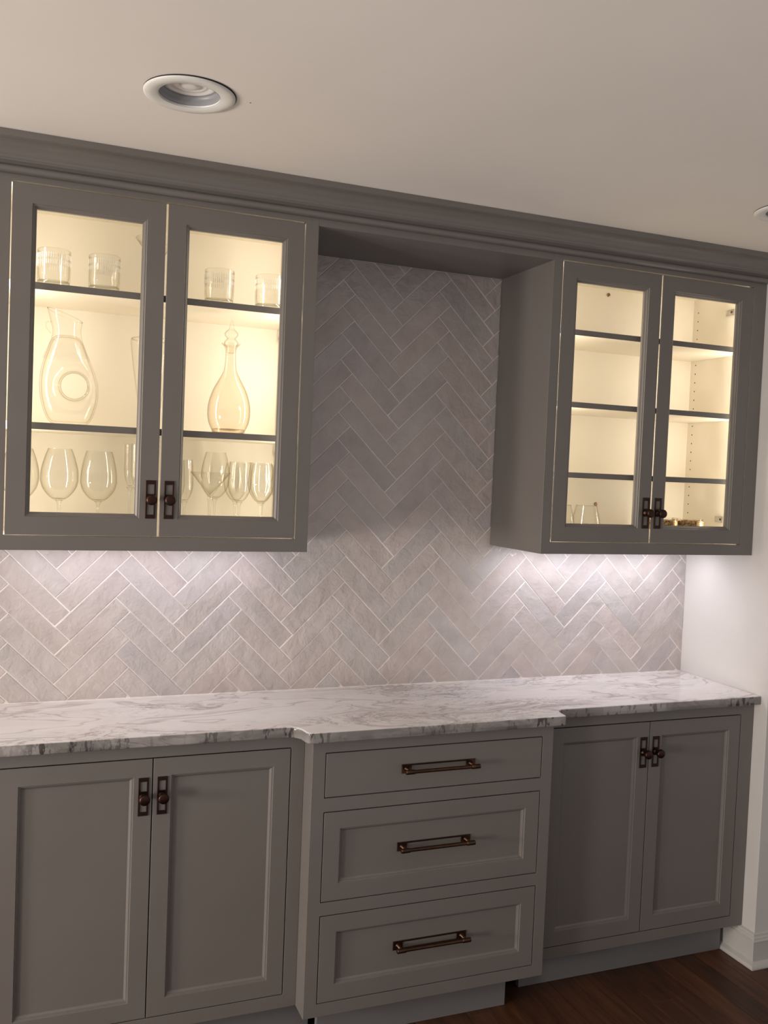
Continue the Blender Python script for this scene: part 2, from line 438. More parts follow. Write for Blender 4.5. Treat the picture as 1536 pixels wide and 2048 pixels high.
def tile(poly):
    poly = [p for i, p in enumerate(poly) if math.hypot(p[0] - poly[i - 1][0], p[1] - poly[i - 1][1]) > 0.0012]
    if len(poly) < 3 or area2(poly) < 6e-5: return
    # subdivide the sides so the handmade edge can wander a little
    pts = []
    for i, a in enumerate(poly):
        b = poly[(i + 1) % len(poly)]; l = math.hypot(b[0] - a[0], b[1] - a[1]); n = max(1, int(l / 0.05))
        for k in range(n):
            t = k / n; j = 0.00035 if k else 0.0
            pts.append((a[0] + (b[0] - a[0]) * t + random.uniform(-j, j), a[1] + (b[1] - a[1]) * t + random.uniform(-j, j)))
    top = inset_poly(pts, 0.0012)
    n = len(pts); tx, tz = random.uniform(-0.006, 0.006), random.uniform(-0.006, 0.006)
    cx = sum(p[0] for p in pts) / n; cz = sum(p[1] for p in pts) / n; y0 = random.uniform(-0.0006, 0.0004)
    f = lambda p, e: y0 + (p[0] - cx) * tx + (p[1] - cz) * tz + e
    vs_ = [(p[0], 0.0018, p[1]) for p in pts] + [(p[0], f(p, 0.0010), p[1]) for p in pts] + [(p[0], f(p, 0.0), p[1]) for p in top]
    fs = []
    for r in range(2):
        for i in range(n):
            j = (i + 1) % n
            fs.append((r * n + i, r * n + j, (r + 1) * n + j, (r + 1) * n + i))
    fs.append(tuple(2 * n + i for i in range(n)))
    mesh_from('tile', vs_, fs, M_tile, wb)
xc0, xc1 = XL0 + 0.001, XR1 - 0.0015
g2 = GA / 2
TILES = 0
for mrow in range(-7, 6):
    for k in range(-26, 46):
        for (u0, v0, du, dv) in ((k + 8 * mrow, k, 4, 1), (k + 4 + 8 * mrow, k - 3, 1, 4)):
            g = g2 / W_
            c = [(u0 + g, v0 + g), (u0 + du - g, v0 + g), (u0 + du - g, v0 + dv - g), (u0 + g, v0 + dv - g)]
            P = [(TX0 + (u - v) * S, TZ0 + (u + v) * S) for u, v in c]
            if max(p[0] for p in P) < xc0 or min(p[0] for p in P) > xc1 or max(p[1] for p in P) < 0.914 or min(p[1] for p in P) > 2.29: continue
            if area2(P) < 0: P = P[::-1]
            P = clip(P, (-1, 0), -xc0); P = clip(P, (1, 0), xc1) if len(P) > 2 else P
            P = clip(P, (0, -1), -(ZC + 0.0015)) if len(P) > 2 else P
            if len(P) < 3: continue
            # what stands behind the wall cabinets is left out: an L-shaped cut becomes two convex tests
            mx_ = sum(p[0] for p in P) / len(P)
            zt = 2.2881 - 0.001
            minx, maxx = min(p[0] for p in P), max(p[0] for p in P)
            P = clip(P, (0, 1), zt)
            if len(P) < 3: continue
            if minx >= XL1 and maxx <= XR0: pass
            elif min(p[1] for p in P) > 1.399:
                if maxx <= XL1 or minx >= XR0: continue
                if minx < XL1: P = clip(P, (-1, 0), -(XL1 + 0.0005))
                else: P = clip(P, (1, 0), XR0 - 0.0005)
            elif maxx <= XL1 or minx >= XR0:
                P = clip(P, (0, 1), 1.399)
            if len(P) >= 3: tile(P)

box('caulk_bead', XL0, XR1 - 0.0015, -0.0022, 0.0012, ZC - 0.0004, ZC + 0.0022, M_grout, wb, bev=0)
# ---- crown
def extrude_x(name, prof, x0, x1, mat, parent=None, smooth=False):
    n = len(prof); vs_ = [(x0, y, z) for y, z in prof] + [(x1, y, z) for y, z in prof]
    fs = [(i, (i + 1) % n, n + (i + 1) % n, n + i) for i in range(n)] + [tuple(range(n))[::-1], tuple(range(n, 2 * n))]
    me = bpy.data.meshes.new(name); me.from_pydata(vs_, [], fs)
    bm = bmesh.new(); bm.from_mesh(me); bmesh.ops.recalc_face_normals(bm, faces=bm.faces[:]); bm.to_mesh(me); bm.free()
    o = link(name, me, mat)
    if parent: part(o, parent)
    return o
cove = [( -0.362 - 0.038 * (1 - math.cos(t)) , 2.3420 + 0.0300 * math.sin(t)) for t in [math.pi / 2 * i / 10 for i in range(11)]]
bead = [(-0.3440 - 0.0075 * math.sin(t), 2.3175 - 0.0085 * math.cos(t)) for t in [math.pi * i / 8 for i in range(9)]]
prof = [(-0.3300, ZCB)] + [(-0.3400, ZCB)] + bead + [(-0.3440, 2.3285), (-0.3490, 2.3310), (-0.3560, 2.3330), (-0.3560, 2.3362), (-0.3600, 2.3385)] + cove + [(-0.4090, 2.3740), (-0.4090, H - 0.0002), (-0.3300, H - 0.0002)]
tag(extrude_x('trim_1', prof, XL0 - 0.05, XR1, M_cab), kind='structure', label=None)
# fascia behind the crown, over cabinets and niche
tag(box('trim_2', XL0, XR1, -0.3298, -0.3100, ZCB + 0.0002, H - 0.0005, M_cab, bev=0), kind='structure')

# ---- baseboard round the stub wall
def base_prof(d, z):  # d = distance off the wall
    return d, z
BP = [(0.0, 0.0), (0.030, 0.0), (0.030, 0.006), (0.027, 0.014), (0.018, 0.021), (0.0145, 0.024), (0.0145, 0.098), (0.0165, 0.100), (0.0165, 0.104), (0.012, 0.108), (0.0115, 0.113), (0.007, 0.119), (0.006, 0.126), (0.0, 0.130)]
def base_run(name):
    path = [((XR1 + 0.0003, -0.295), (-1, 0)), ((XR1 + 0.0003, -0.4402), (-1, -1)), ((4.3, -0.4402), (0, -1))]
    vs_, fs = [], []; n = len(BP)
    for (px, py), (nx, ny) in path:
        for d, z in BP: vs_.append((px + nx * d, py + ny * d, z * 0.855 + 0.0003))
    for a in range(2):
        for i in range(n):
            j = (i + 1) % n
            fs.append((a * n + i, a * n + j, (a + 1) * n + j, (a + 1) * n + i))
    fs += [tuple(range(n)), tuple(range(2 * n, 3 * n))[::-1]]
    me = bpy.data.meshes.new(name); me.from_pydata(vs_, [], fs)
    bm = bmesh.new(); bm.from_mesh(me); bmesh.ops.recalc_face_normals(bm, faces=bm.faces[:]); bm.to_mesh(me); bm.free()
    return tag(link(name, me, M_white), kind='structure')
base_run('baseboard_right')

# ---------------------------------------------------------------- hardware
def knob_set(x, z, yf, parent, dark=M_bronze):
    w2, h2 = 0.0130, 0.0500
    xs = [x - w2, x - 0.0082, x + 0.0082, x + w2]; zs = [z - h2, z - h2 + 0.0100, z - 0.0110, z + 0.0140, z + h2 - 0.0100, z + h2]
    bp_ = holed_plate('back_plate', xs, zs, {(1, 1), (1, 3)}, yf - 0.0028, yf - 0.0001, dark, parent, bev=0.0004)
    prof_ = [(0.0, 0.0), (0.0105, 0.0), (0.0105, 0.002), (0.0070, 0.004), (0.0062, 0.012), (0.0080, 0.016), (0.0125, 0.0185), (0.0140, 0.021), (0.0140, 0.0275), (0.0132, 0.0300), (0.0100, 0.0315), (0.0, 0.0322)]
    lathe('knob', prof_, x, yf - 0.0028, z + 0.0, dark, parent, seg=32, axis='y')
def pull(x, z, yf, parent):
    W2, h2 = 0.1155, 0.0128
    xs = [x - W2, x - W2 + 0.030, x + W2 - 0.030, x + W2]; zs = [z - h2, z - h2 + 0.0045, z + h2 - 0.0045, z + h2]
    holed_plate('back_plate', xs, zs, {(1, 1)}, yf - 0.0025, yf - 0.0001, M_pull, parent, bev=0.0004)
    for s in (-1, 1):
        lathe('post', [(0.0, 0), (0.0075, 0), (0.0075, 0.002), (0.0045, 0.004), (0.0045, 0.028), (0.0, 0.028)], x + s * (W2 - 0.015), yf - 0.0025, z, M_pull, parent, seg=16, axis='y')
    c = [(0.0, -W2), (0.0055, -W2), (0.0068, -W2 + 0.0012), (0.0068, -W2 + 0.026), (0.0058, -W2 + 0.0265), (0.0052, -W2 + 0.028), (0.0052, W2 - 0.028), (0.0058, W2 - 0.0265), (0.0068, W2 - 0.026), (0.0068, W2 - 0.0012), (0.0055, W2), (0.0, W2)]
    lathe('pull_bar', c, x, yf - 0.0325, z, M_pull, parent, seg=16, axis='x')

ST = 0.0475                                     # stile width
def door_prof(yf, yb):
    return [(0.013, yb), (0.0, yf + 0.0032), (0.0, yf + 0.0008), (0.0008, yf), (ST - 0.001, yf), (ST, yf + 0.0012), (ST + 0.0005, yf + 0.0030), (ST + 0.0035, yf + 0.0036), (ST + 0.0045, yf + 0.0062), (ST + 0.0085, yf + 0.0095), (ST + 0.0100, yf + 0.0100), (ST + 0.0100, yb)]
def shaker_door(x0, x1, z0, z1, yf, parent, label=None):
    d = ring_frame('door', x0, x1, z0, z1, door_prof(yf, yf + 0.020), M_cab, parent)
    i = ST + 0.0101
    box('panel', x0 + i, x1 - i, yf + 0.0098, yf + 0.0180, z0 + i, z1 - i, M_cab, d, bev=0)
    return d
def glass_door(x0, x1, z0, z1, yf, parent):
    d = ring_frame('door', x0, x1, z0, z1, door_prof(yf, yf + 0.020), M_cab, parent)
    i = ST + 0.0102
    p = box('glass_pane', x0 + i, x1 - i, yf + 0.0125, yf + 0.0145, z0 + i, z1 - i, M_pane, d, bev=0)
    return d

# ---------------------------------------------------------------- wall cabinets
def wall_cabinet(X0, X1, dl, dm, dr, shelves, label, holes_side):
    c = empty('wall_cabinet', label, 'cabinet', ((X0 + X1) / 2, -0.16, ZUB))
    yf = -DU; yb = yf + 0.019; T = 0.016
    # face frame
    xs = [X0, dl - G, dr + G, X1]; zs = [ZUB, ZDB - G, ZDT + G, ZCB + 0.0]
    holed_plate('face_frame', xs, zs, {(1, 1)}, yf, yb, M_cab, c)
    # box: outside skin painted, inside laminate
    box('side_panel', X0, X0 + 0.006, yb, -0.0008, ZUB, ZCB, M_cab, c, bev=0)
    box('side_panel', X1 - 0.006, X1, yb, -0.0008, ZUB, ZCB, M_cab, c, bev=0)
    xi0, xi1 = (X0 + 0.018, X1 - 0.039)
    if X0 < 1: xi0, xi1 = X0 + 0.022, X1 - 0.022
    else: xi0, xi1 = X0 + 0.022, 2.662
    zt = ZDT + 0.008; zf = ZDB - 0.0005
    box('side_lining', X0 + 0.006, xi0, yb, -0.012, ZUB + 0.012, ZCB, M_int, c, bev=0)
    box('side_lining', xi1, X1 - 0.006, yb, -0.012, ZUB + 0.012, ZCB, M_int, c, bev=0)
    box('back_panel', X0 + 0.006, X1 - 0.006, -0.012, -0.0008, ZUB + 0.012, ZCB, M_int, c, bev=0)
    box('cabinet_top', xi0, xi1, yb, -0.012, zt, ZCB, M_int, c, bev=0)
    box('cabinet_floor', xi0, xi1, yb, -0.012, zf - 0.016, zf, M_int, c, bev=0)
    box('bottom_panel', X0 + 0.006, X1 - 0.006, yb, -0.0008, ZUB + 0.004, ZUB + 0.012, M_cab, c, bev=0)
    for z in shelves:
        s = box('shelf', xi0 + 0.001, xi1 - 0.001, -0.2935, -0.0125, z - 0.0175, z, M_int, c, bev=0)
        box('edge_band', xi0 + 0.001, xi1 - 0.001, -0.2950, -0.2935, z - 0.0175, z, M_cab, s, bev=0)
    # led strips behind both stiles
    for s, x in ((1, xi0), (-1, xi1)):
        st = box('light_strip', min(x, x + s * 0.003), max(x, x + s * 0.003), -0.3090, -0.3010, ZDB + 0.01, ZDT - 0.01, M_white, c, bev=0)
        vs_, fs = [], []
        n = 44
        for q in range(n):
            z = ZDB + 0.02 + (ZDT - ZDB - 0.04) * q / (n - 1); b = len(vs_); h = 0.0018
            for dx in (0.0031, 0.0050):
                for dy, dz in ((-h, -h), (h, -h), (h, h), (-h, h)): vs_.append((x + s * dx, -0.3050 + dy, z + dz))
            fs += [(b, b + 1, b + 2, b + 3), (b + 4, b + 5, b + 6, b + 7)] + [(b + i, b + (i + 1) % 4, b + 4 + (i + 1) % 4, b + 4 + i) for i in range(4)]
        me = bpy.data.meshes.new('led_chips'); me.from_pydata(vs_, [], fs); o = link('led_chips', me, M_led, kind='stuff'); part(o, st)
        area('cabinet_strip_light', (x + s * 0.0075, -0.300, (ZDB + ZDT) / 2), (s * 0.75, 0.66, 0), 0.010, 0.83, 2.75, (1.0, 0.895, 0.745))
    # shelf pin holes and hinge plates on the right inner side
    if holes_side:
        vs_ = []
        for row in (-0.0375,):
            for q in range(26):
                z = 1.515 + 0.0320 * q
                if z > 2.28 or any(abs(z - s + 0.008) < 0.014 for s in shelves): continue
                lathe('pin_hole', [(0.0, 0.0), (0.0024, 0.0), (0.0024, 0.0012)], xi1 - 0.0004, row, z, M_dark, c, seg=10, axis='x')
        for z in (1.528, 2.241):
            pass
    for z in ((1.500, 2.228) if holes_side else (1.66, 2.01)):
        hp = box('hinge_plate', xi1 - 0.004, xi1 - 0.0002, -0.225 if holes_side else -0.06, -0.185 if holes_side else -0.03, z - 0.010, z + 0.010, M_nickel, c, bev=0.0006)
        lathe('hinge_screw', [(0, -0.0015), (0.004, -0.0012), (0.004, 0.0)], xi1 - 0.0042, -0.214 if holes_side else -0.045, z, M_dark, hp, seg=10, axis='x')
    if holes_side:
        for x, z in ((2.283, 2.280), (2.2725, 1.5357)):
            lathe('mounting_screw', [(0.0, 0.0010), (0.0022, 0.0012), (0.0062, 0.0030), (0.0062, 0.0)], x, -0.0121, z, M_brass, c, seg=16, axis='y')
    # doors
    ds = []
    for a, b in ((dl, dm - G), (dm + G, dr)):
        ds.append(glass_door(a + 0.0010, b - 0.0010, ZDB + 0.0012, ZDT - 0.0012, yf, c))
    knob_set(dm - 0.0215, 1.5195, yf, ds[0]); knob_set(dm + 0.0262, 1.5195, yf, ds[1])
    return c
wall_cabinet(XL0, XL1, 0.3180, 0.6930, 1.0653, (2.0585, 1.7065), 'grey glass-front wall cabinet full of clear glassware, left of the niche', False)
wall_cabinet(XR0, XR1, 1.8949, 2.2680, 2.6441, (2.0920, 1.8645, 1.6415), 'grey glass-front wall cabinet with nearly empty shelves, right of the niche', True)
# niche header between the cabinets
hd = empty('niche_header', 'grey painted header board closing the top of the tiled niche', 'cabinet panel', ((XL1 + XR0) / 2, -0.16, ZSO))
box('valance', XL1 + 0.0004, XR0 - 0.0004, -DU, -DU + 0.019, ZSO, ZCB, M_cab, hd, bev=0.0005)
box('soffit_board', XL1 + 0.0004, XR0 - 0.0004, -DU + 0.019, -0.0010, ZSO + 0.0002, ZSO + 0.016, M_cab, hd, bev=0)

# under cabinet lights
def under_light(x0, x1, label, pw):
    u = empty('under_cabinet_light', label, 'light fixture', ((x0 + x1) / 2, -0.11, ZUB - 0.008))
    box('housing', x0, x1, -0.125, -0.095, ZUB - 0.006 + 0.004, ZUB + 0.0038, M_white, u, bev=0.0005)
    box('lens', x0 + 0.004, x1 - 0.004, -0.121, -0.099, ZUB - 0.0045, ZUB - 0.0021, M_led2, u, bev=0)
    area('under_cabinet_glow', ((x0 + x1) / 2, -0.110, ZUB - 0.006), (0, 0.0, -1), x1 - x0 - 0.01, 0.02, pw, (0.95, 0.92, 1.0), up=(0, 1, 0))
under_light(0.34, 1.07, 'slim light bar under the left wall cabinet', 0.92)
under_light(1.90, 2.62, 'slim light bar under the right wall cabinet', 1.75)

# ---------------------------------------------------------------- base cabinets
def base_body(c, X0, X1, D, holes, xs, zs, toe_d, toe_x0, toe_x1):
    yf = -D; yb = yf + 0.019
    holed_plate('face_frame', xs, zs, holes, yf, yb, M_cab, c)
    box('side_panel', X0, X0 + 0.018, yb, 0.0025, ZFB, ZCU - 0.0004, M_cab, c, bev=0)
    box('side_panel', X1 - 0.018, X1, yb, 0.0025, ZFB, ZCU - 0.0004, M_cab, c, bev=0)
    box('cabinet_floor', X0 + 0.018, X1 - 0.018, yb, 0.0025, ZFB, ZFB + 0.018, M_cab, c, bev=0)
    box('toe_kick', toe_x0, toe_x1, -toe_d, -toe_d + 0.018, 0.0004, ZFB - 0.0002, M_toe, c, bev=0.0005)
    box('toe_kick', toe_x1 - 0.018, toe_x1, -toe_d + 0.018, -0.02, 0.0004, ZFB - 0.0002, M_toe, c, bev=0)
def base_door_cabinet(X0, X1, dl, dm, dr, label):
    c = empty('base_cabinet', label, 'cabinet', ((X0 + X1) / 2, -0.2, 0))
    base_body(c, X0, X1, DL, {(1, 1)}, [X0, dl - G, dr + G, X1], [ZFB, ZLB - G, ZLT + G, ZCU - 0.0003], 0.318, X0 + 0.002, X1 - 0.032 if X0 > 1 else X1 + 0.060)
    ds = []
    for a, b in ((dl + 0.0009, dm - G * 0.8), (dm + G * 0.8, dr - 0.0009)):
        ds.append(shaker_door(a, b, ZLB + 0.0009, ZLT - 0.0009, -DL, c))
    knob_set(dm - 0.0230, 0.7465, -DL, ds[0]); knob_set(dm + 0.0262 - 0.001, 0.7465, -DL, ds[1])
base_door_cabinet(XL0, XL1 - 0.0002, 0.3180, 0.6930, 1.0650, 'grey two-door base cabinet left of the drawer unit')
base_door_cabinet(XR0 + 0.0002, XR1, 1.8960, 2.2705, 2.6440, 'grey two-door base cabinet beside the right wall')
c = empty('drawer_cabinet', 'grey three-drawer base cabinet standing forward in the middle of the run', 'cabinet', ((XL1 + XR0) / 2, -0.2, 0))
qx0, qx1 = 1.1435, 1.8214
zq = [(0.7243, 0.8470), (0.4340, 0.6830), (0.1505, 0.3940)]
base_body(c, XL1 + 0.0001, XR0 - 0.0001, DC, {(1, 1), (1, 3), (1, 5)}, [XL1 + 0.0001, qx0 - G, qx1 + G, XR0 - 0.0001],
          [ZFB, zq[2][0] - G, zq[2][1] + G, zq[1][0] - G, zq[1][1] + G, zq[0][0] - G, zq[0][1] + G, ZCU - 0.0003], 0.3900, XL1 + 0.062, 1.7720)
d = box('drawer', qx0 + 0.0008, qx1 - 0.0008, -DC, -DC + 0.020, zq[0][0] + 0.0008, zq[0][1] - 0.0008, M_cab, c, bev=0.0008)
pull(1.4825, 0.7868, -DC, d)
for z0, z1 in zq[1:]:
    d = ring_frame('drawer', qx0 + 0.0008, qx1 - 0.0008, z0 + 0.0008, z1 - 0.0008, door_prof(-DC, -DC + 0.020), M_cab, c)
    i = ST + 0.0101
    box('panel', qx0 + i, qx1 - i, -DC + 0.0098, -DC + 0.018, z0 + i, z1 - i, M_cab, d, bev=0)
    pull(1.4825, (z0 + z1) / 2 + 0.002, -DC + 0.0098, d)

# ---------------------------------------------------------------- countertop
def countertop():
    out = []
    def seg(a, b, n, jit=0.0012):
        for k in range(n):
            t = k / n
            j = noise.noise(Vector(((a[0] + (b[0] - a[0]) * t) * 22, 3.3, 0))) * jit
            out.append((a[0] + (b[0] - a[0]) * t, a[1] + (b[1] - a[1]) * t + j))
    seg((XL0 - 0.008, -0.4105), (1.030, -0.4105), 40)
    out.extend(spline([(1.030, -0.4105), (1.050, -0.4120), (1.066, -0.4230), (1.0745, -0.4400), (1.0775, -0.4600), (1.0800, -0.4730), (1.0860, -0.4812), (1.0960, -0.4835)], 5)[:-1])
    seg((1.0960, -0.4835), (1.8740, -0.4835), 40)
    out.extend(spline([(1.8740, -0.4835), (1.8820, -0.4815), (1.8865, -0.4740), (1.8875, -0.4580), (1.8905, -0.4380), (1.8960, -0.4240), (1.9090, -0.4140), (1.9300, -0.4105)], 5)[:-1])
    seg((1.9300, -0.4105), (XR1 - 0.0004, -0.4105), 36)
    out.append((XR1 - 0.0004, -0.4105)); out.append((XR1 - 0.0004, -0.0012)); out.append((XL0 - 0.008, -0.0012))
    bm = bmesh.new()
    bot = [bm.verts.new((x, y, ZCU)) for x, y in out]; f = bm.faces.new(bot)
    r = bmesh.ops.extrude_face_region(bm, geom=[f])
    for v in r['geom']:
        if isinstance(v, bmesh.types.BMVert): v.co.z = ZC
    bmesh.ops.recalc_face_normals(bm, faces=bm.faces[:])
    es = [e for e in bm.edges if abs(e.verts[0].co.z - e.verts[1].co.z) < 1e-6 and all(v.co.y < -0.3 for v in e.verts)]
    top = [e for e in es if e.verts[0].co.z > ZC - 0.001]; low = [e for e in es if e.verts[0].co.z < ZCU + 0.001]
    bmesh.ops.bevel(bm, geom=top, offset=0.0045, segments=3, affect='EDGES', profile=0.5, clamp_overlap=True)
    bmesh.ops.bevel(bm, geom=[e for e in low if e.is_valid], offset=0.004, segments=2, affect='EDGES', profile=0.5, clamp_overlap=True)
    me = bpy.data.meshes.new('countertop'); bm.to_mesh(me); bm.free()
    for p in me.polygons: p.use_smooth = p.area < 0.01
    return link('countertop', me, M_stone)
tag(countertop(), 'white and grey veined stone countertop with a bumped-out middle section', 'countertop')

# ---------------------------------------------------------------- recessed ceiling lights
def can_light(x, y, label):
    c = empty('recessed_light', label, 'ceiling light', (x, y, H), 'recessed ceiling lights')
    lathe('trim_ring', [(0.0630, 0.0), (0.0630, -0.0035), (0.0660, -0.0055), (0.0800, -0.0068), (0.0905, -0.0062), (0.0950, -0.0035), (0.0952, -0.0022)], x, y, H, M_ring, c, seg=64)
    lathe('shadow_gap_disc', [(0.064, -0.0002), (0.0957, -0.0002), (0.0957, -0.0022), (0.064, -0.0022)], x + 0.001, y - 0.0016, H, M_dark, c, seg=64)  # dark disc painted in as the shadow line round the ring
    lathe('baffle', [(0.0635, -0.0045), (0.0628, 0.001), (0.0612, 0.0085), (0.0616, 0.0095), (0.0595, 0.0170), (0.0560, 0.0185)], x, y, H, M_baf, c, seg=64)
    lathe('lens', [(0.0, 0.0180), (0.030, 0.0180), (0.033, 0.0165), (0.036, 0.0180), (0.045, 0.0180), (0.048, 0.0160), (0.0585, 0.0178), (0.0585, 0.021), (0.0, 0.021)], x, y, H, M_bulb, c, seg=64)
    lathe('bulb_face', [(0.0, 0.0110), (0.012, 0.0120), (0.020, 0.0150), (0.022, 0.0179)], x, y, H, M_bulb, c, seg=48)
M_baf = paint('grey_baffle', (0.30, 0.31, 0.33), 0.4)
M_bulb = paint('frosted_bulb', (0.85, 0.82, 0.80), 0.12)
# holes through the ceiling
ce = bpy.data.objects['ceiling']
LX = [(0.6640, -0.8120), (2.3350, -0.7850)]
cutv = []
for (x, y) in LX:
    cut = lathe('cutter', [(0.0, -0.03), (0.0632, -0.03), (0.0632, 0.06), (0.0, 0.06)], x, y, H, M_ceil, seg=64, smooth=False)
    md = ce.modifiers.new('hole', 'BOOLEAN'); md.object = cut; md.operation = 'DIFFERENCE'; md.solver = 'EXACT'; cutv.append(cut)
bpy.context.view_layer.update()
dg = bpy.context.evaluated_depsgraph_get(); me2 = bpy.data.meshes.new_from_object(ce.evaluated_get(dg))
ce.modifiers.clear(); ce.data = me2
for cu in cutv: bpy.data.objects.remove(cu, do_unlink=True)
can_light(*LX[0], 'unlit recessed ceiling light above the left wall cabinet, whole ring in view')
can_light(*LX[1], 'unlit recessed ceiling light at the right edge of the photo')

# ---------------------------------------------------------------- glassware
def tumbler(x, y, z, label, r=0.0415, h=0.094):
    t = empty('tumbler', label, 'glass', (x, y, z), 'cut-band tumblers on the top shelf')
    lathe('glass_wall', [(r * 0.96, 0.014), (r * 0.985, 0.03), (r, h - 0.002), (r - 0.0008, h), (r - 0.002, h - 0.001), (r * 0.985 - 0.0025, 0.03), (r * 0.96 - 0.004, 0.016), (0, 0.014)], x, y, z, M_glass, t, seg=48)
    lathe('thick_base', [(0, 0.0012), (r * 0.88, 0.0005), (r * 0.95, 0.003), (r * 0.96, 0.0138), (0, 0.0135)], x, y, z, M_glass_thick, t, seg=48)
    vs_, fs = [], []
    n = 46
    for row, (za, zb) in enumerate(((h - 0.024, h - 0.012), (h - 0.040, h - 0.030))):
        for k in range(n):
            a = 2 * math.pi * k / n; da = 0.011; b = len(vs_)
            for rr in (r + 0.0001, r + 0.0007):
                for aa, zz in ((a - da, za), (a + da, za), (a + da, zb), (a - da, zb)): vs_.append((x + rr * math.cos(aa), y + rr * math.sin(aa), z + zz))
            fs += [(b + 4, b + 5, b + 6, b + 7)] + [(b + i, b + (i + 1) % 4, b + 4 + (i + 1) % 4, b + 4 + i) for i in range(4)]
    part(mesh_from('cut_band', vs_, fs, M_cut, kind='stuff'), t)
ZS1, ZS2, ZS0 = 2.0586, 1.7066, ZDB - 0.0004
tumbler(0.4215, -0.240, ZS1, 'leftmost of the four short clear tumblers on the top shelf')
tumbler(0.5470, -0.240, ZS1, 'short clear tumbler, second from the left on the top shelf', 0.0405)
tumbler(0.8520, -0.240, ZS1, 'short clear tumbler above the stoppered amber decanter', 0.0405)
tumbler(0.9950, -0.240, ZS1, 'short clear tumbler at the right end of the top shelf, partly behind the frame', 0.0415)

def wine(x, y, label, rmax, rrim, zrim, zmax, zbot, rf=0.034, group='stemmed glasses on the bottom shelf', name='wine_glass'):
    t = empty(name, label, 'glass', (x, y, ZS0), group)
    z0 = ZS0
    pts = spline([(0.0, zbot), (rmax * 0.22, zbot + 0.0015), (rmax * 0.55, zbot + (zmax - zbot) * 0.20), (rmax * 0.86, zbot + (zmax - zbot) * 0.52), (rmax * 0.98, zbot + (zmax - zbot) * 0.82), (rmax, zmax), (rmax * 0.97, zmax + (zrim - zmax) * 0.3), ((rmax + rrim) / 2, zmax + (zrim - zmax) * 0.68), (rrim, zrim)], 5)
    outer = [(r, zz - z0) for r, zz in pts]
    inner = [(max(r - 0.0011, 0), zz - z0 + (0.0035 if r < rmax * 0.3 else 0.0008 if zz < zrim - 0.002 else 0)) for r, zz in pts][::-1]
    lathe('bowl', outer + inner, x, y, z0, M_glass, t, seg=40)
    hb = zbot - z0
    lathe('stem', [(0.0100, hb + 0.0025), (0.0068, hb - 0.002), (0.0045, hb - 0.008), (0.0034, hb - 0.016), (0.0033, 0.03), (0.0042, 0.010), (0.007, 0.0045)], x, y, z0, M_glass_thick, t, seg=14)
    lathe('foot', [(0.0, 0.0005), (rf, 0.0005), (rf, 0.0018), (0.012, 0.0032), (0.0, 0.0048)], x, y, z0, M_glass, t, seg=36)
    return t
wine(0.3520, -0.200, 'large clear wine glass half hidden behind the left door frame', 0.0480, 0.0310, 1.640, 1.566, 1.502)
wine(0.4495, -0.220, 'large clear wine glass, left of the two under the pierced decanter', 0.0482, 0.0300, 1.6435, 1.565, 1.5060)
wine(0.5490, -0.220, 'large clear wine glass, right of the two beside the tall flutes', 0.0475, 0.0335, 1.6410, 1.562, 1.5050)
def flute(x, y, label, r=0.021, zrim=1.665, zb=1.540, taper=0.95):
    wine(x, y, label, r, r * taper, zrim, zb + (zrim - zb) * 0.45, zb, 0.030, name='champagne_flute')
flute(0.6350, -0.180, 'front narrow champagne flute beside the left door frame', 0.0165, 1.665, 1.545, 1.0)
flute(0.6580, -0.130, 'narrow champagne flute half hidden behind its twin and the door frame', 0.0165, 1.668, 1.545, 1.0)
flute(0.7840, -0.185, 'tulip-shaped flute left of the martini glass', 0.0235, 1.6290, 1.5100, 0.84)
flute(0.7720, -0.120, 'tulip-shaped flute at the left edge of the right pane, partly hidden', 0.0225, 1.6270, 1.5080, 0.84)
def martini(x, y, z0, label, r, zrim, zap, group=None, shelfz=None):
    t = empty('martini_glass', label, 'glass', (x, y, z0), group)
    lathe('bowl', [(0.0, zap - z0), (0.004, zap - z0 + 0.001), (r * 0.5, (zap + zrim) / 2 - z0), (r, zrim - z0), (r - 0.0012, zrim - z0 - 0.0003), (r * 0.5 - 0.0014, (zap + zrim) / 2 - z0 + 0.0008), (0.0, zap - z0 + 0.006)], x, y, z0, M_glass, t, seg=48)
    hb = zap - z0
    lathe('stem', [(0.0080, hb + 0.004), (0.0055, hb - 0.010), (0.0042, hb - 0.03), (0.0036, 0.03), (0.0045, 0.010), (0.008, 0.0045)], x, y, z0, M_glass_thick, t, seg=14)
    lathe('foot', [(0.0, 0.0005), (0.036, 0.0005), (0.036, 0.0018), (0.012, 0.0032), (0.0, 0.0048)], x, y, z0, M_glass, t, seg=36)
martini(0.8430, -0.250, ZS0, 'clear martini glass with a wide conical bowl on the bottom shelf', 0.0555, 1.5965, 1.5270, 'stemmed glasses on the bottom shelf')
martini(0.6900, -0.150, ZS1, 'flared glass on the top shelf, only its left rim beside the frame', 0.0560, 2.2370, 2.1600)
wine(0.8850, -0.105, 'tall clear wine glass behind the martini glass', 0.0420, 0.0290, 1.6550, 1.578, 1.5180)
wine(0.9400, -0.185, 'clear wine glass left of the front cluster, beside the martini glass', 0.0340, 0.0300, 1.6290, 1.570, 1.5120)
wine(0.9870, -0.245, 'clear wine glass standing frontmost in the right-hand cluster', 0.0365, 0.0295, 1.6285, 1.572, 1.5140)
wine(0.9560, -0.060, 'clear wine glass farthest back in the right-hand cluster', 0.0360, 0.0290, 1.6260, 1.570, 1.5110)
wine(1.0150, -0.150, 'clear wine glass behind the right of the cluster', 0.0360, 0.0290, 1.6260, 1.570, 1.5110)
wine(1.0540, -0.242, 'clear wine glass cut off by the right door frame', 0.0360, 0.0290, 1.6260, 1.570, 1.5110)

